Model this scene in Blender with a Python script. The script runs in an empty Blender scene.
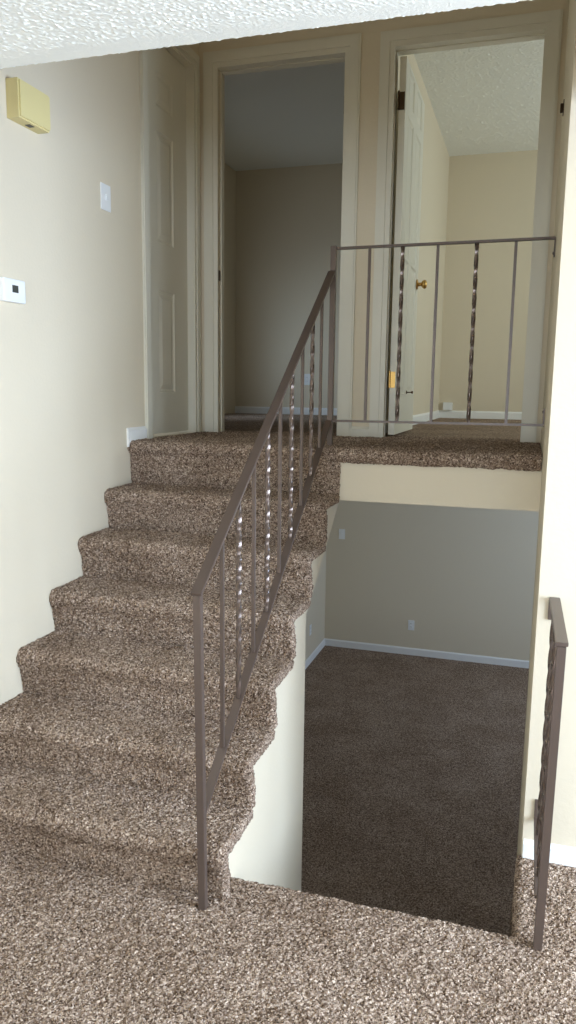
import bpy, bmesh, math, random
from mathutils import Vector, Matrix, noise
random.seed(7)
C = bpy.context.scene.collection
# ------------------------------------------------------------ dimensions
H, RUN, YN, W = .1879, .2340, 1.978, 1.083
ZL, Y7 = 1.345, 3.389            # landing level and its front edge
XR, YW, YD = 1.975, 2.566, 4.287  # right stairwell wall, near facing wall, bedroom door wall
YO = 2.146                       # front edge of the floor opening
LOW, YB = -1.31, 8.25            # lower room floor level, its back wall
ZC, ZU, YU = 2.432, 3.80, 7.76    # near ceiling, upper ceiling, upper rooms back wall
HB = 1.10                        # lower room ceiling
YCE = 1.81                       # edge of the near ceiling
FD = .055                        # pile depth at edges

# ------------------------------------------------------------ materials
def mat(name, col, rough=.6, metal=0, spec=.5):
    m = bpy.data.materials.new(name); m.use_nodes = True
    b = m.node_tree.nodes['Principled BSDF']
    b.inputs['Base Color'].default_value = (*col, 1); b.inputs['Roughness'].default_value = rough
    b.inputs['Metallic'].default_value = metal; b.inputs['Specular IOR Level'].default_value = spec
    return m
def bump(m, scale, strength, dist, detail=3, kind='noise'):
    nt = m.node_tree; b = nt.nodes['Principled BSDF']
    tc = nt.nodes.new('ShaderNodeTexCoord')
    t = nt.nodes.new('ShaderNodeTexNoise' if kind == 'noise' else 'ShaderNodeTexVoronoi')
    t.inputs['Scale'].default_value = scale
    if kind == 'noise': t.inputs['Detail'].default_value = detail
    nt.links.new(tc.outputs['Object'], t.inputs['Vector'])
    bp = nt.nodes.new('ShaderNodeBump'); bp.inputs['Strength'].default_value = strength; bp.inputs['Distance'].default_value = dist
    nt.links.new(t.outputs[0], bp.inputs['Height']); nt.links.new(bp.outputs[0], b.inputs['Normal'])
    return m
def carpet_mat(name, k=1.0):
    k = (k*1.0, k*.93, k*.865); m = mat(name, (.2, .16, .14), 1.0, 0, .05); nt = m.node_tree; b = nt.nodes['Principled BSDF']; L = nt.links.new
    tc = nt.nodes.new('ShaderNodeTexCoord')
    def ramp(stops):
        r = nt.nodes.new('ShaderNodeValToRGB'); e = r.color_ramp.elements
        while len(e) < len(stops): e.new(.5)
        for el, (p, c) in zip(e, stops): el.position = p; el.color = (*[x*q for x, q in zip(c, k)], 1)
        return r
    # distort the lookup so that tufts are wormy rather than round
    n0 = nt.nodes.new('ShaderNodeTexNoise'); n0.inputs['Scale'].default_value = 90; L(tc.outputs['Object'], n0.inputs['Vector'])
    mv = nt.nodes.new('ShaderNodeVectorMath'); mv.operation = 'MULTIPLY_ADD'
    mv.inputs[1].default_value = (.012, .012, .012); L(n0.outputs['Color'], mv.inputs[0]); L(tc.outputs['Object'], mv.inputs[2])
    v = nt.nodes.new('ShaderNodeTexVoronoi'); v.inputs['Scale'].default_value = 220; L(mv.outputs[0], v.inputs['Vector'])
    sp = nt.nodes.new('ShaderNodeSeparateColor'); L(v.outputs['Color'], sp.inputs[0])
    r = ramp([(0, (.07, .048, .036)), (.16, (.14, .10, .076)), (.38, (.25, .193, .153)), (.62, (.365, .295, .243)), (.84, (.49, .41, .345)), (1, (.72, .63, .55))])
    L(sp.outputs[0], r.inputs[0])
    # broad soiling and pile direction patches
    n1 = nt.nodes.new('ShaderNodeTexNoise'); n1.inputs['Scale'].default_value = 3.2; n1.inputs['Detail'].default_value = 4
    L(tc.outputs['Object'], n1.inputs['Vector'])
    r1 = nt.nodes.new('ShaderNodeValToRGB'); r1.color_ramp.elements[0].position = .35; r1.color_ramp.elements[1].position = .68
    r1.color_ramp.elements[0].color = (.84, .81, .78, 1); r1.color_ramp.elements[1].color = (1.06, 1.06, 1.06, 1); L(n1.outputs[0], r1.inputs[0])
    mx = nt.nodes.new('ShaderNodeMix'); mx.data_type = 'RGBA'; mx.blend_type = 'MULTIPLY'; mx.inputs[0].default_value = 1
    L(r.outputs[0], mx.inputs[6]); L(r1.outputs[0], mx.inputs[7]); L(mx.outputs[2], b.inputs['Base Color'])
    bp = nt.nodes.new('ShaderNodeBump'); bp.inputs['Strength'].default_value = .8; bp.inputs['Distance'].default_value = .006; bp.invert = True
    L(v.outputs['Distance'], bp.inputs['Height']); L(bp.outputs[0], b.inputs['Normal'])
    return m
M = {}
M['wall'] = bump(mat('beige wall paint', (.68, .602, .462), .75, 0, .3), 70, .18, .004)
M['popcorn'] = bump(mat('white textured ceiling', (.81, .82, .775), .9, 0, .2), 170, .3, .003, 3)
M['ceiling_smooth'] = bump(mat('white ceiling edge', (.80, .80, .75), .8, 0, .2), 60, .3, .003)
M['paint'] = mat('off white trim paint', (.70, .67, .57), .45)
M['white'] = mat('white trim', (.82, .82, .80), .5)
M['metal'] = bump(mat('brown painted metal', (.112, .080, .064), .36, .2), 140, .1, .001)
M['metal_gloss'] = mat('worn twisted metal', (.13, .095, .078), .2, .55, .7)
M['carpet'] = carpet_mat('speckled brown carpet')
M['brass'] = mat('brass', (.55, .34, .11), .35, 1)
M['dark'] = mat('dark bronze metal', (.09, .055, .03), .4, .6)
M['plastic'] = mat('white plastic', (.82, .83, .82), .35)
M['yellowed'] = mat('yellowed plastic', (.72, .62, .30), .5)
M['black'] = mat('black plastic', (.02, .02, .02), .4)
M['lcd'] = mat('grey display', (.055, .06, .055), .25)
M['soffit'] = M['wall']

# ------------------------------------------------------------ helpers
def add_box(bm, a, b, bev=0):
    a, b = Vector(a), Vector(b); lo = Vector(map(min, a, b)); hi = Vector(map(max, a, b))
    r = bmesh.ops.create_cube(bm, size=1, matrix=Matrix.Translation((lo+hi)/2) @ Matrix.Diagonal((*(hi-lo), 1)))
    if bev:
        es = {e for v in r['verts'] for e in v.link_edges}
        bmesh.ops.bevel(bm, geom=list(es), offset=bev, segments=2, affect='EDGES', profile=.6)
def add_prism(bm, pts, x0, x1):           # pts in (y, z), extruded along x
    a = [bm.verts.new((x0, y, z)) for y, z in pts]; b = [bm.verts.new((x1, y, z)) for y, z in pts]
    bm.faces.new(a); bm.faces.new(b[::-1]); n = len(pts)
    for i in range(n): bm.faces.new((a[i], b[i], b[(i+1) % n], a[(i+1) % n]))
    bmesh.ops.recalc_face_normals(bm, faces=bm.faces)
def add_bar(bm, p, q, w, t, side=(1, 0, 0), bev=.0015):   # flat bar from p to q; width along side, thickness across
    p, q = Vector(p), Vector(q); d = (q-p); L = d.length; d.normalize()
    s = Vector(side); s = (s - d*s.dot(d)).normalized(); n = d.cross(s)
    m = Matrix((s, n, d)).transposed().to_4x4(); m.translation = (p+q)/2
    r = bmesh.ops.create_cube(bm, size=1, matrix=m @ Matrix.Diagonal((w, t, L, 1)))
    if bev: bmesh.ops.bevel(bm, geom=list({e for v in r['verts'] for e in v.link_edges}), offset=bev, segments=2, affect='EDGES')
def add_twist(bm, p, q, s=.0145, pitch=.164):             # twisted square bar
    p, q = Vector(p), Vector(q); d = (q-p); L = d.length; n = max(8, int(L/.004)); rings = []
    for i in range(n+1):
        z = L*i/n; e = min(z, L-z); ang = 2*math.pi*z/(pitch*2)
        ring = []
        for j in range(4):
            for f in (-.35, .35):
                a = ang + j*math.pi/2
                c0 = Vector((math.cos(a), math.sin(a))); c1 = Vector((-c0.y, c0.x))
                v2 = c0*s/2 + c1*(s/2)*(f/.35)*.86
                ring.append(bm.verts.new(p + Vector((v2.x, v2.y, 0)) + d.normalized()*z))
        rings.append(ring)
    for a, b in zip(rings, rings[1:]):
        for j in range(8): bm.faces.new((a[j], a[(j+1) % 8], b[(j+1) % 8], b[j]))
    bm.faces.new(rings[0][::-1]); bm.faces.new(rings[-1])
def add_lathe(bm, prof, M4, n=24):
    rings = [[bm.verts.new(M4 @ Vector((r*math.cos(2*math.pi*k/n), r*math.sin(2*math.pi*k/n), h))) for k in range(n)] for r, h in prof]
    for a, b in zip(rings, rings[1:]):
        for k in range(n): bm.faces.new((a[k], a[(k+1) % n], b[(k+1) % n], b[k]))
    bm.faces.new(rings[0][::-1]); bm.faces.new(rings[-1])
def obj(name, bm, m, parent=None, smooth=False):
    bmesh.ops.recalc_face_normals(bm, faces=bm.faces)
    me = bpy.data.meshes.new(name); bm.to_mesh(me); bm.free()
    me.materials.append(M[m] if isinstance(m, str) else m)
    if smooth: me.polygons.foreach_set('use_smooth', [True]*len(me.polygons))
    o = bpy.data.objects.new(name, me); C.objects.link(o)
    if parent:
        o.parent = parent; o.matrix_parent_inverse = Matrix.Translation(-parent.location)
    return o
def B(*boxes, bev=0):
    bm = bmesh.new()
    for a, b in boxes: add_box(bm, a, b, bev)
    return bm
def thing(name, label, cat, loc=(0, 0, 0), group=None):
    o = bpy.data.objects.new(name, None); C.objects.link(o); o.location = loc; o.empty_display_size = .1
    return tag(o, label, cat, group)
def tag(o, label, cat, group=None):
    o['label'] = label; o['category'] = cat
    if group: o['group'] = group
    return o
def struct(name, bm, m, **k):
    o = obj(name, bm, m, **k); o['kind'] = 'structure'; return o

# carpet: a profile in (y,z) swept along x, every vertex of the pile jittered
def resample(pts, step):
    out = [Vector(pts[0])]
    for a, b in zip(pts, pts[1:]):
        a, b = Vector(a), Vector(b); n = max(1, round((b-a).length/step))
        for i in range(1, n+1): out.append(a.lerp(b, i/n))
    return out
def pile(v, nrm, amp):
    r = random.uniform(-1, 1)*amp
    lf = noise.noise(v*22)*.0035 + noise.noise(v*7)*.004
    j = amp*.45
    return v + nrm*(r+lf) + Vector((random.uniform(-j, j), random.uniform(-j, j), random.uniform(-j, j)*.5))
def add_carpet(bm, pts, x0, x1, step=.0065, amp=.0038, thick=.02, flip=1, clamp_x0=False, wrap=True):
    """pts: (y,z) with the pile on the left-hand side of the walking direction"""
    P = resample(pts, step); n = len(P); nx = max(1, round((x1-x0)/step)); nr = []
    for i in range(n):
        d = (P[min(i+1, n-1)] - P[max(i-1, 0)]).normalized(); nr.append(Vector((0, -d.y, d.x))*flip)
    rows = []
    xs = [x0 + (x1-x0)*i/nx for i in range(nx+1)]
    for i, p in enumerate(P):
        row = [bm.verts.new(pile(Vector((x, p.x, p.y)), nr[i], amp)) for x in xs]
        if wrap:      # rounded roll over the open end, then down its side
            for off, dep in ((.006, .003), (.010, .009), (.011, .016), (.010, thick)):
                row.append(bm.verts.new(pile(Vector((x1+off, p.x, p.y)) - nr[i]*dep, Vector((1, 0, 0)), amp*.7)))
        else: row.append(bm.verts.new(Vector((x1, p.x, p.y)) - nr[i]*thick))
        row.append(bm.verts.new(Vector((x0, p.x, p.y)) - nr[i]*thick))
        rows.append(row)
    for a, b in zip(rows, rows[1:]):
        k = len(a)
        for j in range(k): bm.faces.new((a[j], a[(j+1) % k], b[(j+1) % k], b[j]))
    for r in (rows[0][::-1], rows[-1]): bm.faces.new(r)

# ------------------------------------------------------------ setting: carpeted floors
def arc(cy, cz, r, a0, a1, n=6):
    return [(cy + r*math.cos(math.radians(a0+(a1-a0)*i/n)), cz + r*math.sin(math.radians(a0+(a1-a0)*i/n))) for i in range(n+1)]
bm = bmesh.new()
edge = [(.55, 0)] + arc(YO-.022, -.022, .022, 90, 0) + [(YO, -.10)]
add_carpet(bm, edge, 0, 3.2, wrap=False)
e2 = [(YO-.05, -.006), (YO-.02, 0), (YW+.005, 0)]
# strip to the right of the opening, its left border rolled over and hanging down
def right_strip(bm, step=.0065):
    prof = [(-.012, -.12), (-.012, -.03), (-.008, -.012), (.002, -.003), (.016, 0)]
    xs = [(XR-.005+a, z) for a, z in resample(prof, step)] + [(XR+.011+step*i, 0) for i in range(1, int((3.2-XR)/step))]
    ys = [YO-.03 + (YW+.01-YO+.03)*i/66 for i in range(67)]
    rows = [[bm.verts.new(pile(Vector((x, y, z)), Vector((-1, 0, 0)) if z < -.01 else Vector((0, 0, 1)), .0038)) for x, z in xs] for y in ys]
    for a, b in zip(rows, rows[1:]):
        for j in range(len(a)-1): bm.faces.new((a[j], a[j+1], b[j+1], b[j]))
right_strip(bm)
add_box(bm, (0, -3.9, -.06), (5, .56, .0)); add_box(bm, (3.19, .56, -.06), (5, YW, 0))
struct('floor', bm, 'carpet')
struct('trim_1', B(((0, -3.9, -.25), (5, YO-.03, -.061)), ((XR+.02, YO-.03, -.25), (5, YW, -.061))), 'wall')   # floor slab

bm = bmesh.new()       # landing carpet, with its rolled front edge left of which the stairs arrive
R = .030
nose = [(Y7+.022, -.068)] + arc(Y7+R-.006, -R, R, 225, 90, 8) + [(Y7+.9, 0), (YD+.25, 0)]
add_carpet(bm, [(y, z+ZL) for y, z in nose], 0, XR-.004, flip=1, wrap=False, step=.0075)
add_box(bm, (-1.4, YD+.2, ZL-.04), (4.4, YU, ZL+.001))
struct('floor.001', bm, 'carpet')
struct('floor.002', B(((-.204, 2.3, LOW-.05), (5, YB, LOW))), 'carpet')

# ------------------------------------------------------------ walls
struct('wall_left', B(((-.12, -3.9, -1.31), (0, 3.6, ZU)), ((-.12, 3.6, -.2), (0, 3.64, ZU)), ((-.12, 4.2, ZL-.2), (0, YD+.12, ZU)),
                      ((-.12, 3.64, ZL+2.045), (0, 4.2, ZU)), ((-.12, 3.6, 1.0), (0, 4.3, ZL-.01))), 'wall')
struct('wall_closet_back', B(((-.5, 3.5, ZL-.1), (-.45, YD+.1, ZU))), 'wall')
T = .11
D1, D2 = (.112, .860), (1.118, 1.876)
ZT = ZL+2.06
struct('wall_back', B(((-.12, YD, ZL-.05), (D1[0], YD+T, ZU)), ((D1[0], YD, ZT), (D1[1], YD+T, ZU)), ((D1[1], YD, ZL-.05), (D2[0], YD+T, ZU)),
                      ((D2[0], YD, ZT), (D2[1], YD+T, ZU)), ((D2[1], YD, ZL-.05), (4.5, YD+T, ZU))), 'wall')
struct('wall_right', B(((XR, YW, -1.31), (XR+.12, Y7+.04, ZU)), ((XR, Y7+.04, HB), (XR+.12, YD, ZU)), ((XR+.12, YW, -.25), (5, YW+.12, ZU)), ((XR, YO-.03, -1.31), (XR+.12, YW, -.25))), 'wall')
# header over the main room (above the ceiling edge) and the landing fascia
struct('wall_header', B(((0, YCE-.12, ZC+.03), (5, YCE-.004, ZU)), ((XR+.12, YCE-.12, ZC+.03), (5.1, YW, ZU))), 'wall')
struct('trim_2', B(((W-.02, Y7+.035, HB), (XR, Y7+.15, ZL-.03)), ((0, Y7+.07, HB), (W-.02, Y7+.15, ZL-.03))), 'wall')      # plastered landing edge
struct('trim_3', B(((-.12, Y7+.15, HB), (5, YB, ZL-.06))), 'wall')    # ceiling and joists between levels
# main room shell behind the camera with its two windows
WY = -3.9
struct('wall_rear', B(((-.12, WY-.12, -.1), (5.12, WY, .75)), ((-.12, WY-.12, 2.2), (5.12, WY, ZC+.1)), ((-.12, WY-.12, .75), (.5, WY, 2.2)), ((3.6, WY-.12, .75), (5.12, WY, 2.2))), 'wall')
struct('wall_side', B(((5, WY, -.1), (5.12, .35, ZC+.1)), ((5, 2.35, -.1), (5.12, YW+.12, ZC+.1)), ((5, .35, -.1), (5.12, 2.35, .5)), ((5, .35, 2.3), (5.12, 2.35, ZC+.1))), 'wall')
# ceilings: near one is popcorn with a rolled edge
def popcorn(bm, x0, x1, y0, y1, z, step, amp, edge=False):
    nx, ny = int((x1-x0)/step), int((y1-y0)/step); rows = []
    for j in range(ny+1):
        y = y0+(y1-y0)*j/ny; row = []
        for i in range(nx+1):
            x = x0+(x1-x0)*i/nx; k = min(1, max(.12, (y1-y-.02)/.07)) if edge else 1
            n = noise.noise(Vector((x, y, 0))*125)
            row.append(bm.verts.new((x+random.uniform(-.15, .15)*step, y, z - max(0, n*.9+random.uniform(-.25, .25))*amp*k)))
        rows.append(row)
    for a, b in zip(rows, rows[1:]):
        for i in range(nx): bm.faces.new((a[i], b[i], b[i+1], a[i+1]))
    return rows[-1]
bm = bmesh.new()
last = popcorn(bm, 0, 2.6, .75, YCE-.022, ZC, .0055, .0040, True)
prev = last
for a in (20, 45, 70, 90):
    r = .022; ra = math.radians(a)
    row = [bm.verts.new((v.co.x, YCE-.022+r*math.sin(ra), ZC+r-r*math.cos(ra)+random.uniform(-.0012, .0012))) for v in last]
    for i in range(len(row)-1): bm.faces.new((prev[i], row[i], row[i+1], prev[i+1]))
    prev = row
row = [bm.verts.new((v.co.x, YCE, ZC+.06)) for v in last]
for i in range(len(row)-1): bm.faces.new((prev[i], row[i], row[i+1], prev[i+1]))
struct('ceiling', bm, 'popcorn', smooth=False)
struct('ceiling.001', B(((0, WY, ZC), (5, .755, ZC+.08)), ((2.59, .755, ZC), (5, YCE, ZC+.08)), ((0, .755, ZC+.012), (2.6, YCE-.03, ZC+.08))), 'popcorn')
bm = bmesh.new()
popcorn(bm, 1.0, 2.6, YD+T, YU, ZU, .011, .006)
add_box(bm, (-1.4, YCE-.12, ZU+.012), (5, YU+.1, ZU+.06)); 
struct('ceiling.002', bm, 'popcorn')
# upper bedrooms
struct('wall_bedroom_rear', B(((-1.4, YU, ZL-.05), (4.6, YU+.1, ZU+.02))), 'wall')
struct('wall_bedroom_partition', B(((.96, YD+T, ZL-.02), (1.04, YU, ZU+.01))), 'wall')
struct('wall_bedroom_left', B(((-1.25, YD, ZL-.05), (-1.12, 6.0, ZU+.01)), ((-1.25, 7.2, ZL-.05), (-1.12, YU, ZU+.01)), ((-1.25, 6.0, ZL-.05), (-1.12, 7.2, ZL+.3)), ((-1.25, 6.0, ZL+1.3), (-1.12, 7.2, ZU+.01)), ((-1.25, YD, ZL-.05), (-.1, YD+T, ZU+.01))), 'wall')
struct('wall_bedroom_right', B(((4.4, YD, ZL-.05), (4.5, 5.2, ZU+.01)), ((4.4, 7.0, ZL-.05), (4.5, YU, ZU+.01)), ((4.4, 5.2, ZL-.05), (4.5, 7.0, ZL+.8)), ((4.4, 5.2, ZL+2.05), (4.5, 7.0, ZU+.01))), 'wall')
# lower room
struct('wall_lower_rear', B(((-.3, YB, LOW-.05), (5, YB+.1, HB+.02))), 'wall')
struct('wall_lower_left', B(((-.304, 2.3, LOW-.05), (-.204, YB, HB+.02))), 'wall')
struct('wall_lower_right', B(((4.5, 2.2, LOW-.05), (4.6, 5.6, HB)), ((4.5, 7.4, LOW-.05), (4.6, YB, HB)), ((4.5, 5.6, LOW-.05), (4.6, 7.4, -.35)), ((4.5, 5.6, .75), (4.6, 7.4, HB)), ((XR+.12, YW+.12, LOW), (4.6, YW+.2, HB))), 'wall')
struct('ceiling.003', B(((XR+.12, YW+.12, HB), (4.6, Y7+.15, HB+.05))), 'wall')

# ------------------------------------------------------------ staircase
OV = .027         # how far each nosing stands out in front of its riser
def step_profile(k, r=.034):
    """riser and tread of step k, local (y,z)"""
    y0 = YN + (k-1)*RUN; z0 = (k-1)*H; z1 = k*H
    p = [(y0+OV+.01, z0-.004), (y0+OV+.004, z0+.03), (y0+OV-.004, z1-.088)]
    p += arc(y0+r, z1-r-.002, r, 215, 90, 9)
    p += [(y0+RUN*.6, z1), (y0+RUN+OV+.012, z1)]
    return p
stairs = thing('staircase', 'beige-sided staircase of carpeted steps climbing beside the left wall to the landing', 'stairs', (W/2, YN, 0))
for k in range(1, 7):
    bm = bmesh.new(); add_carpet(bm, step_profile(k), .002, W-.010, thick=.036)
    obj('step', bm, 'carpet', stairs)
# last riser below the landing edge
bm = bmesh.new(); y0 = YN+6*RUN
add_carpet(bm, [(y0+OV+.01, 6*H-.004), (y0+OV+.004, 6*H+.03), (y0+OV-.004, ZL-.052), (y0+OV+.004, ZL-.03)], .002, W-.010, thick=.030)
obj('riser', bm, 'carpet', stairs)
# plastered body of the stair: closed side wall and sloping underside
def body_top(dz=.014, dy=.018):
    p = []
    for k in range(1, 8):
        y0 = YN+(k-1)*RUN+OV+dy
        p += [(y0, (k-1)*H-dz), (y0, k*H-dz-.006)]
    return p
top = body_top()
top[0] = (YN+OV+.02, -.03); top[1] = (YN+OV+.02, H-.03)
side = [(YO-.004, -.03), (YO-.004, LOW), (3.008, LOW), (3.008, .655), (3.607, 1.10), (3.607, ZL-.05), (top[-1][0], ZL-.04)] + top[-2::-1]
bm = bmesh.new(); add_prism(bm, side, W-.13, W-.035); obj('side_wall', bm, 'wall', stairs)
sof = [(2.90, .575), (3.008, .645), (3.60, 1.09), (3.60, 1.10), (3.0, .66), (2.90, .59)]
bm = bmesh.new(); add_prism(bm, sof, .002, W-.13); obj('underside', bm, 'wall', stairs)

obj('rear_panel', B(((.002, 2.90, LOW+.001), (W-.131, 2.99, .575))), 'wall', stairs)
# stairs going down, only their carpeted flank shows through the opening
dn = thing('staircase', 'carpeted steps dropping out of sight through the floor opening to the lower room', 'stairs', (1.53, YO, LOW))
for k in range(1, 7):
    yk = YO + .236*(k) ; zk = -.187*k
    p = [(yk-.236-.02, zk-.004), (yk-.02, zk), ] + arc(yk-.02, zk-.02, .02, 90, -30, 5) + [(yk-.02, zk-.07), (yk-.015, zk-.19)]
    bm = bmesh.new(); add_carpet(bm, p, W+.004, XR-.016, wrap=False, step=.014); obj('step', bm, 'carpet', dn)
bm = bmesh.new()
def flank(bm, pts, x, step=.012):
    ys = [p[0] for p in pts]
    n = 90; rows = []
    for i in range(n+1):
        y = pts[0][0] + (pts[-1][0]-pts[0][0])*i/n
        for (ya, ta), (yb, tb) in zip(pts, pts[1:]):
            if ya <= y <= yb+1e-6: t = ta+(tb-ta)*(y-ya)/(yb-ya); break
        rows.append([bm.verts.new(pile(Vector((x, y, t - (t-max(LOW, t-.5))*j/30)), Vector((-1, 0, 0)), .003)) for j in range(31)])
    for a, b in zip(rows, rows[1:]):
        for j in range(30): bm.faces.new((a[j], a[j+1], b[j+1], b[j]))
flank(bm, [(YO, -.02), (2.60, -.02), (3.42, -.86)], XR-.010)
obj('side_carpet', bm, 'carpet', dn)

# ------------------------------------------------------------ railings
XS = 1.003
P0, P1 = 1.961, 3.52
def yline(a, b, y): return a[1] + (b[1]-a[1])*(y-a[0])/(b[0]-a[0])
rt = ((1.968, 1.029), (3.49, 2.134)); rb = ((2.032, .350), (3.186, 1.245))
rail = thing('stair_railing', 'brown metal railing with plain and twisted bars climbing the open side of the stairs', 'railing', (XS, P0, 0))
bm = bmesh.new(); add_bar(bm, (XS+.022, P0-.002, -.005), (XS+.009, P0, yline(*rt, P0)-.004), .0235, .0235); obj('newel_post', bm, 'metal', rail)
bm = bmesh.new(); add_bar(bm, (XS+.004, P1, ZL-.03), (XS+.004, P1, 2.262), .025, .025); obj('newel_post', bm, 'metal', rail)
bm = bmesh.new(); add_bar(bm, (XS+.009, P0-.014, yline(*rt, P0-.014)), (XS, P1-.012, yline(*rt, P1-.012)), .034, .011); obj('handrail', bm, 'metal', rail)
bm = bmesh.new(); add_bar(bm, (XS+.010, P0+.012, yline(*rb, P0+.012)), (XS, P1-.012, yline(*rb, P1-.012)-.03), .030, .010); obj('bottom_rail', bm, 'metal', rail)
for i in range(9):
    y = 2.152 + (3.344-2.152)/8*i
    a = Vector((XS+.009*(1-i/8), y, yline(*rb, y)-.003*i+.004)); b = Vector((XS+.008*(1-i/8), y, yline(*rt, y)-.006))
    bm = bmesh.new()
    if i % 2: add_twist(bm, a, b); obj('twisted_baluster', bm, 'metal_gloss', rail)
    else: add_bar(bm, a, b, .0125, .0125); obj('baluster', bm, 'metal', rail)

XE = XR-.004; YL = P1
lr = thing('landing_railing', 'level brown metal railing guarding the upper landing between stair post and right wall', 'railing', (1.49, YL, ZL))
bm = bmesh.new(); add_bar(bm, (XS+.018, YL, 2.250), (XE, YL, 2.256), .028, .010, side=(0, 1, 0)); obj('top_rail', bm, 'metal', lr)
bm = bmesh.new(); add_bar(bm, (XS+.018, YL, 1.465), (XE, YL, 1.469), .022, .010, side=(0, 1, 0)); obj('bottom_rail', bm, 'metal', lr)
for i, px in enumerate((1.175, 1.325, 1.481, 1.648, 1.812)):
    a, b = Vector((px, YL, 1.470)), Vector((px, YL, 2.249)); bm = bmesh.new()
    if i % 2: add_twist(bm, a, b); obj('twisted_baluster', bm, 'metal_gloss', lr)
    else: add_bar(bm, a, b, .0125, .0125); obj('baluster', bm, 'metal', lr)
for z, s in ((2.254, -1), (1.466, 1)):
    bm = bmesh.new(); add_bar(bm, (XE-.001, YL, z-.004*s), (XE-.001, YL, z+s*.075), .026, .006, side=(0, 1, 0))
    add_lathe(bm, [(.006, 0), (.006, .003), (.003, .005)], Matrix.Translation((XE-.004, YL, z+s*.06)) @ Matrix.Rotation(-math.pi/2, 4, 'Y'), 10)
    obj('wall_bracket', bm, 'metal', lr)

XG = 2.026; GY = 2.108
gr = thing('guard_railing', 'short brown metal railing from a single post to the near right wall', 'railing', (XG, GY, 0))
bm = bmesh.new(); add_bar(bm, (XG, GY, -.005), (XG+.007, GY, .925), .025, .025); obj('newel_post', bm, 'metal', gr)
bm = bmesh.new(); add_bar(bm, (XG+.007, GY-.014, .932), (XG, YW-.002, .938), .034, .011); obj('top_rail', bm, 'metal', gr)
bm = bmesh.new(); add_bar(bm, (XG-.004, GY+.012, .150), (XG-.004, YW-.002, .154), .028, .010); obj('bottom_rail', bm, 'metal', gr)
for i in range(3):
    y = GY + (YW-GY)*(i+1)/4; bm = bmesh.new(); a, b = Vector((XG-.003, y, .152)), Vector((XG-.003, y, .93))
    if i != 1: add_twist(bm, a, b); obj('twisted_baluster', bm, 'metal_gloss', gr)
    else: add_bar(bm, a, b, .0125, .0125); obj('baluster', bm, 'metal', gr)
for z, s in ((.936, -1), (.152, 1)):
    bm = bmesh.new(); add_bar(bm, (XG-.004, YW-.004, z), (XG-.004, YW-.004, z+s*.07), .028, .006); obj('wall_bracket', bm, 'metal', gr)

# ------------------------------------------------------------ doors and casings
def casing(bm, x0, x1, zt, y, w=.062, t=.016, zb=ZL):
    """mitred three-sided casing around an opening in the door wall, with a stepped moulding"""
    def frame(a, b, th):        # from offset a to offset b outside the opening
        for pts in ([(x0-b, zb), (x0-a, zb), (x0-a, zt+a), (x0-b, zt+b)], [(x0-b, zt+b), (x0-a, zt+a), (x1+a, zt+a), (x1+b, zt+b)], [(x1+a, zb), (x1+b, zb), (x1+b, zt+b), (x1+a, zt+a)]):
            f = [bm.verts.new((px, y-th, pz)) for px, pz in pts]; g = [bm.verts.new((px, y+.001, pz)) for px, pz in pts]
            bm.faces.new(f)
            for i in range(4): bm.faces.new((f[i], g[i], g[(i+1) % 4], f[(i+1) % 4]))
    frame(-.006, .022, t*.55); frame(.022, w+.012, t); frame(w+.012, w+.022, t*.7)
def jambs(bm, x0, x1, zt, y0, y1, t=.012, stop=None):
    add_box(bm, (x0-.001, y0, ZL), (x0+t, y1, zt)); add_box(bm, (x1-t, y0, ZL), (x1+.001, y1, zt)); add_box(bm, (x0, y0, zt-t), (x1, y1, zt+.001))
    if stop:
        add_box(bm, (x0+t, stop, ZL), (x0+t+.011, stop+.035, zt-t)); add_box(bm, (x1-t-.011, stop, ZL), (x1-t, stop+.035, zt-t)); add_box(bm, (x0+t, stop, zt-t-.005), (x1-t, stop+.035, zt-t))
o1 = (D1[0]-.018+.006, D1[1]+.018-.012); o2 = (D2[0]-.012, D2[1]+.006)
bm = bmesh.new(); jambs(bm, D1[0]-.016, D1[1]+.016, ZT, YD-.004, YD+T+.004, stop=YD+.05); casing(bm, D1[0], D1[1], ZT-.008, YD, w=.058); casing_l = struct('trim_4', bm, 'paint')
bm = bmesh.new(); jambs(bm, D2[0]-.016, D2[1]+.016, ZT, YD-.004, YD+T+.004, stop=YD+.05); casing(bm, D2[0], D2[1], ZT-.008, YD, w=.052); casing_r = struct('trim_5', bm, 'paint')
def hinge(parent, x, y, z, m='brass', leafdir=1):
    bm = bmesh.new()
    add_box(bm, (x, y-.002, z-.044), (x+.003*leafdir, y+.032, z+.044), .0006)
    add_lathe(bm, [(.006, 0), (.006, .088), (.003, .094)], Matrix.Translation((x, y-.004, z-.044)), 12)
    return obj('hinge', bm, m, parent)
hinge(casing_l, D1[1]-.010, YD+.03, 3.14, 'dark', -1)
bm = B(((D1[0]+.001, YD+.014, 2.235), (D1[0]+.004, YD+.040, 2.295)), bev=.0008); obj('strike_plate', bm, 'dark', casing_l)

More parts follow.
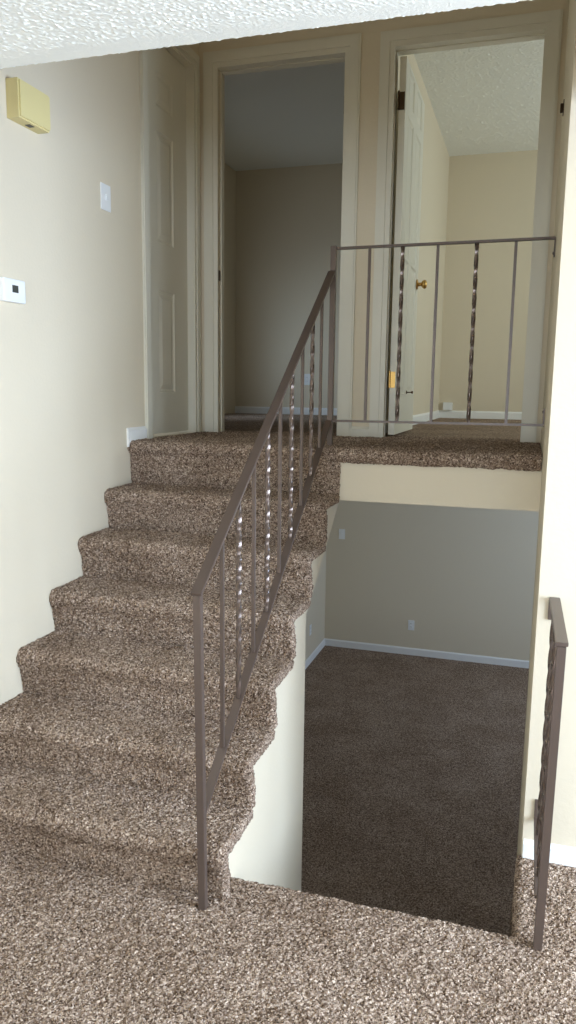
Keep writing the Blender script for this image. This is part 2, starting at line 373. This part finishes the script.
def panel_door(bm, w, h, t, cols, M4, rows=((.23, .76), (1.0, .74), (1.79+.02, .20-.03))):
    """slab in local coords: x across, y thickness (front at 0, back at t), z up; raised and recessed panels on both faces"""
    sub = bmesh.new(); sw = .105 if cols == 2 else .175
    pw = (w - sw*2 - (.1 if cols == 2 else 0))/cols
    xs = [sw + i*(pw+.1) for i in range(cols)]
    xc = sorted({0, w, *xs, *[x+pw for x in xs]}); zc = sorted({0, h, *[a for a, b in rows], *[a+b for a, b in rows]})
    for face, s in ((0, 1), (t, -1)):
        for i in range(len(xc)-1):
            for j in range(len(zc)-1):
                a, b, c, d = xc[i], xc[i+1], zc[j], zc[j+1]
                isp = any(abs(a-x) < 1e-6 for x in xs) and any(abs(c-r[0]) < 1e-6 for r in rows)
                loops = [(0, 0)] + ([(.008, .007), (.018, .009), (.045, .002)] if isp else [])
                prev = None
                for ins, dep in loops:
                    q = [sub.verts.new((x, face+dep*s, z)) for x, z in ((a+ins, c+ins), (b-ins, c+ins), (b-ins, d-ins), (a+ins, d-ins))]
                    if prev:
                        for n in range(4): sub.faces.new((prev[n], prev[(n+1) % 4], q[(n+1) % 4], q[n]))
                    prev = q
                sub.faces.new(prev)
    for x in (0, w):
        sub.faces.new([sub.verts.new(v) for v in ((x, 0, 0), (x, t, 0), (x, t, h), (x, 0, h))])
    for z in (0, h):
        sub.faces.new([sub.verts.new(v) for v in ((0, 0, z), (w, 0, z), (w, t, z), (0, t, z))])
    bmesh.ops.remove_doubles(sub, verts=sub.verts, dist=1e-5); bmesh.ops.recalc_face_normals(sub, faces=sub.faces)
    bmesh.ops.transform(sub, matrix=M4, verts=sub.verts)
    me = bpy.data.meshes.new('tmp'); sub.to_mesh(me); bm.from_mesh(me); sub.free(); bpy.data.meshes.remove(me)
# linen closet door in the left wall (closed, recessed)
cy0, cy1, ZK = 3.64, 4.2, ZL+2.045
bm = bmesh.new()
panel_door(bm, cy1-cy0-.012, 2.015, .035, 1, Matrix.Translation((-.038, cy0+.006, ZL+.014)) @ Matrix.Rotation(math.pi/2, 4, 'Z'), rows=((.225, .545), (1.02, .56), (1.70, .17)))
door1 = struct('door_1', bm, 'paint')
bm = bmesh.new()      # its casing on the left wall and the jamb
add_box(bm, (-.10, cy0-.001, ZL), (-.001, cy0+.005, ZK)); add_box(bm, (-.10, cy1-.005, ZL), (-.001, cy1+.001, ZK)); add_box(bm, (-.10, cy0, ZK-.012), (-.001, cy1, ZK+.001))
def wall_casing(bm, w, a0, t0):
    for pts in ([(cy0-w, ZL-.005), (cy0-a0, ZL-.005), (cy0-a0, ZK+a0), (cy0-w, ZK+w)], [(cy0-w, ZK+w), (cy0-a0, ZK+a0), (cy1+a0, ZK+a0), (cy1+w, ZK+w)], [(cy1+a0, ZL-.005), (cy1+w, ZL-.005), (cy1+w, ZK+w), (cy1+a0, ZK+a0)]):
        f = [bm.verts.new((t0, py, pz)) for py, pz in pts]; g = [bm.verts.new((-.001, py, pz)) for py, pz in pts]; bm.faces.new(f)
        for i in range(4): bm.faces.new((f[i], g[i], g[(i+1) % 4], f[(i+1) % 4]))
wall_casing(bm, .020, -.004, .010); wall_casing(bm, .062, .020, .016); wall_casing(bm, .068, .058, .010)
struct('trim_6', bm, 'paint')
# bedroom door, swung open against the partition
bm = bmesh.new()
hx, hy = 1.178, YD+.045
panel_door(bm, .735, 2.0, .035, 2, Matrix.Translation((hx, hy, ZL+.016)) @ Matrix.Rotation(math.radians(90.2), 4, 'Z'))
door2 = struct('door_2', bm, 'paint')
for z in (3.14, 1.67):
    bm = bmesh.new()
    add_box(bm, (hx-.034, hy-.003, z-.045), (hx-.004, hy-.0005, z+.045), .0006)
    add_lathe(bm, [(.0065, 0), (.0065, .09), (.003, .097)], Matrix.Translation((hx-.036, hy-.005, z-.045)), 12)
    obj('hinge', bm, 'dark' if z > 3 else 'brass', door2)
kp = [(.031, 0), (.031, .004), (.026, .007), (.012, .010), (.011, .028), (.020, .034), (.027, .044), (.027, .054), (.020, .061), (.008, .064)]
bm = bmesh.new(); add_lathe(bm, kp, Matrix.Translation((hx, hy+.67, 2.275)) @ Matrix.Rotation(math.pi/2, 4, 'Y')); obj('door_knob', bm, 'brass', door2, smooth=True)
bm = bmesh.new(); add_lathe(bm, kp, Matrix.Translation((hx-.036, hy+.67, 2.275)) @ Matrix.Rotation(-math.pi/2, 4, 'Y')); obj('door_knob', bm, 'brass', door2, smooth=True)
bm = bmesh.new(); add_lathe(bm, [(.011, 0), (.011, .003), (.004, .005), (.004, .03), (.008, .032), (.008, .04)], Matrix.Translation((hx, hy+.40, 1.60)) @ Matrix.Rotation(math.pi/2, 4, 'Y'), 14); obj('door_stop', bm, 'dark', door2, smooth=True)

# baseboards
def board(bm, a, b, h=.068, n=(0, -1, 0), t=.012):
    a, b, n = Vector(a), Vector(b), Vector(n)
    pr = [(0, 0), (t, 0), (t, h-.014), (t*.45, h-.004), (t*.3, h), (0, h)]
    va = [bm.verts.new(a + n*d + Vector((0, 0, z))) for d, z in pr]; vb = [bm.verts.new(b + n*d + Vector((0, 0, z))) for d, z in pr]
    k = len(pr); bm.faces.new(va); bm.faces.new(vb[::-1])
    for i in range(k): bm.faces.new((va[i], va[(i+1) % k], vb[(i+1) % k], vb[i]))
bm = bmesh.new(); board(bm, (0, Y7-.012, ZL-.03), (0, cy0-.069, ZL-.03), .065+.03, (1, 0, 0)); struct('baseboard_left', bm, 'white')
bm = bmesh.new(); board(bm, (D1[1]+.081, YD, ZL), (D2[0]-.075, YD, ZL), .06); struct('baseboard_back', bm, 'paint')
bm = bmesh.new(); board(bm, (XR+.004, YW, 0), (5, YW, 0), .066); struct('baseboard_right', bm, 'white')
bm = bmesh.new(); board(bm, (-.204, YB, LOW), (4.5, YB, LOW), .082); struct('baseboard_lower_rear', bm, 'white')
bm = bmesh.new(); board(bm, (-.204, 2.9, LOW), (-.204, YB-.012, LOW), .082, (1, 0, 0)); struct('baseboard_lower_left', bm, 'white')
bm = bmesh.new(); board(bm, (-1.12, YU, ZL), (.96, YU, ZL), .075); struct('baseboard_bedroom_left', bm, 'white')
bm = bmesh.new(); board(bm, (1.04, YU, ZL), (4.4, YU, ZL), .075); board(bm, (1.04, YD+T, ZL), (1.04, YU-.012, ZL), .075, (1, 0, 0)); struct('baseboard_bedroom_right', bm, 'white')

# ------------------------------------------------------------ wall devices
ch = thing('doorbell_chime', 'yellowed plastic doorbell chime box high on the left wall', 'doorbell', (0, 2.63, 2.59))
bm = bmesh.new(); add_prism(bm, [(2.533, 2.588), (2.722, 2.588), (2.730, 2.60), (2.730, 2.716), (2.722, 2.724), (2.533, 2.724)], .001, .058)
bmesh.ops.bevel(bm, geom=[e for e in bm.edges if all(v.co.x > .05 for v in e.verts)], offset=.006, segments=2, affect='EDGES')
obj('cover', bm, 'yellowed', ch)
obj('sound_slot', B(((.018, 2.615, 2.5865), (.040, 2.645, 2.59))), 'black', ch)
th = thing('thermostat', 'small white square thermostat with dark display on the left wall', 'thermostat', (0, 2.5, 1.92))
obj('housing', B(((-.001, 2.440, 1.922), (.026, 2.570, 2.008)), bev=.006), 'plastic', th)
obj('display', B(((.0255, 2.488, 1.958), (.0268, 2.524, 1.985))), 'lcd', th)
def plate(name, label, cat, pos, n, kind, group=None, w=.07, h=.115):
    """wall plate; n = outward normal (x or -y)"""
    x, y, z = pos; root = thing(name, label, cat, (x, y, z), group)
    def bx(u0, u1, v0, v1, d0, d1, nm, m, bev=0):
        a = (x+d0, y+u0, z+v0) if n == 'x' else (x+u0, y-d0, z+v0); b = (x+d1, y+u1, z+v1) if n == 'x' else (x+u1, y-d1, z+v1)
        obj(nm, B((a, b), bev=bev), m, root)
    bx(-w/2, w/2, -h/2, h/2, .0005, .006, 'cover_plate', 'plastic', .0022)
    if kind == 'switch': bx(-.005, .005, -.012, .012, .0055, .0135, 'toggle', 'plastic', .002)
    else:
        for s in (-1, 1): bx(-.017, .017, s*.0195-.0145, s*.0195+.0145, .0055, .0085, 'socket', 'plastic', .003)
        for s in (-1, 1):
            q = s*.0195
            bm = bmesh.new()
            for u in (-.0065, .0065):
                a = (x+.0085, y+u-.001, z+q-.003) if n == 'x' else (x+u-.001, y-.0085, z+q-.003)
                b = (x+.0089, y+u+.001, z+q+.006) if n == 'x' else (x+u+.001, y-.0089, z+q+.006)
                add_box(bm, a, b)
            obj('slot', bm, 'black', root)
    return root
plate('light_switch', 'white light switch on the beige left wall above the stairs', 'light switch', (0, 3.222, 2.464), 'x', 'switch', w=.085)
plate('light_switch', 'white switch plate near the stairs on the lower room back wall', 'light switch', (-.027, YB, .008), 'y', 'switch')
plate('electrical_outlet', 'white electrical outlet above the baseboard of the lower room back wall', 'outlet', (.787, YB, -.967), 'y', 'outlet')
plate('electrical_outlet', 'pale outlet on the lower room left wall close to its corner', 'outlet', (-.204, 7.62, -.94), 'x', 'outlet')
plate('electrical_outlet', 'outlet on the dim left bedroom back wall seen between railing bars', 'outlet', (-.325, YU, 1.71), 'y', 'outlet')
pb = thing('phone_jack', 'small white jack box just above the baseboard in the right bedroom', 'jack', (1.125, YU, 1.43))
obj('housing', B(((1.085, YU-.04, 1.425), (1.175, YU-.001, 1.50)), bev=.004), 'plastic', pb)
lt = thing('door_latch', 'tiny dark metal latch high on the right wall beside the right bedroom door', 'latch', (XR, 3.78, 2.85))
obj('plate', B(((XR-.004, 3.765, 2.825), (XR+.001, 3.80, 2.885)), bev=.001), 'dark', lt)
obj('keeper', B(((XR-.016, 3.772, 2.835), (XR-.004, 3.792, 2.872)), bev=.003), 'dark', lt)

# ------------------------------------------------------------ light
def area(name, loc, rot, sx, sy, power, col):
    l = bpy.data.lights.new(name, 'AREA'); l.shape = 'RECTANGLE'; l.size = sx; l.size_y = sy; l.energy = power; l.color = col
    o = bpy.data.objects.new(name, l); C.objects.link(o); o.location = loc; o.rotation_euler = rot; return o
r = math.radians
area('window_daylight_rear', (2.05, WY-.06, 1.48), (r(84), 0, 0), 3.0, 1.4, 150, (.75, .865, 1.0))
area('window_daylight_side', (5.06, 1.35, 1.4), (r(80), 0, r(90)), 1.9, 1.7, 345, (.625, .775, 1.0))
area('window_daylight_lower', (4.55, 6.7, .38), (r(96), 0, r(76)), 1.5, .65, 62, (.53, .71, 1.0))
area('window_daylight_right_bedroom', (4.45, 6.1, ZL+1.42), (r(84), 0, r(90)), 1.7, 1.2, 41, (.80, .94, .97))
area('window_daylight_left_bedroom', (-1.19, 6.6, ZL+.8), (r(75), 0, r(-70)), 1.1, .9, 4, (.55, .75, 1.0)).data.spread = r(100)
w = bpy.data.worlds.new('world'); bpy.context.scene.world = w; w.use_nodes = True
w.node_tree.nodes['Background'].inputs[0].default_value = (.75, .87, 1, 1); w.node_tree.nodes['Background'].inputs[1].default_value = 1.0

# ------------------------------------------------------------ camera
cam = bpy.data.cameras.new('camera'); co = bpy.data.objects.new('camera', cam); C.objects.link(co)
cam.sensor_fit = 'VERTICAL'; cam.sensor_height = 24; cam.lens = 770.83/1024*24; cam.clip_start = .05
F = Vector((-0.29260308, 0.94309611, -0.15796572)); Rr = Vector((0.95440072, 0.29825404, 0.01279795)); U = Vector((-0.05918361, 0.14701788, 0.98736166))
m = Matrix((Rr, U, -F)).transposed().to_4x4(); m.translation = (1.9135, -.0604, 1.6126); co.matrix_world = m
sc = bpy.context.scene; sc.camera = co
sc.view_settings.view_transform = 'Standard'; sc.view_settings.look = 'None'; sc.view_settings.exposure = 0; sc.view_settings.gamma = 1
sc.view_settings.use_curve_mapping = False
sc.cycles.max_bounces = 10; sc.cycles.diffuse_bounces = 7; sc.cycles.use_denoising = True
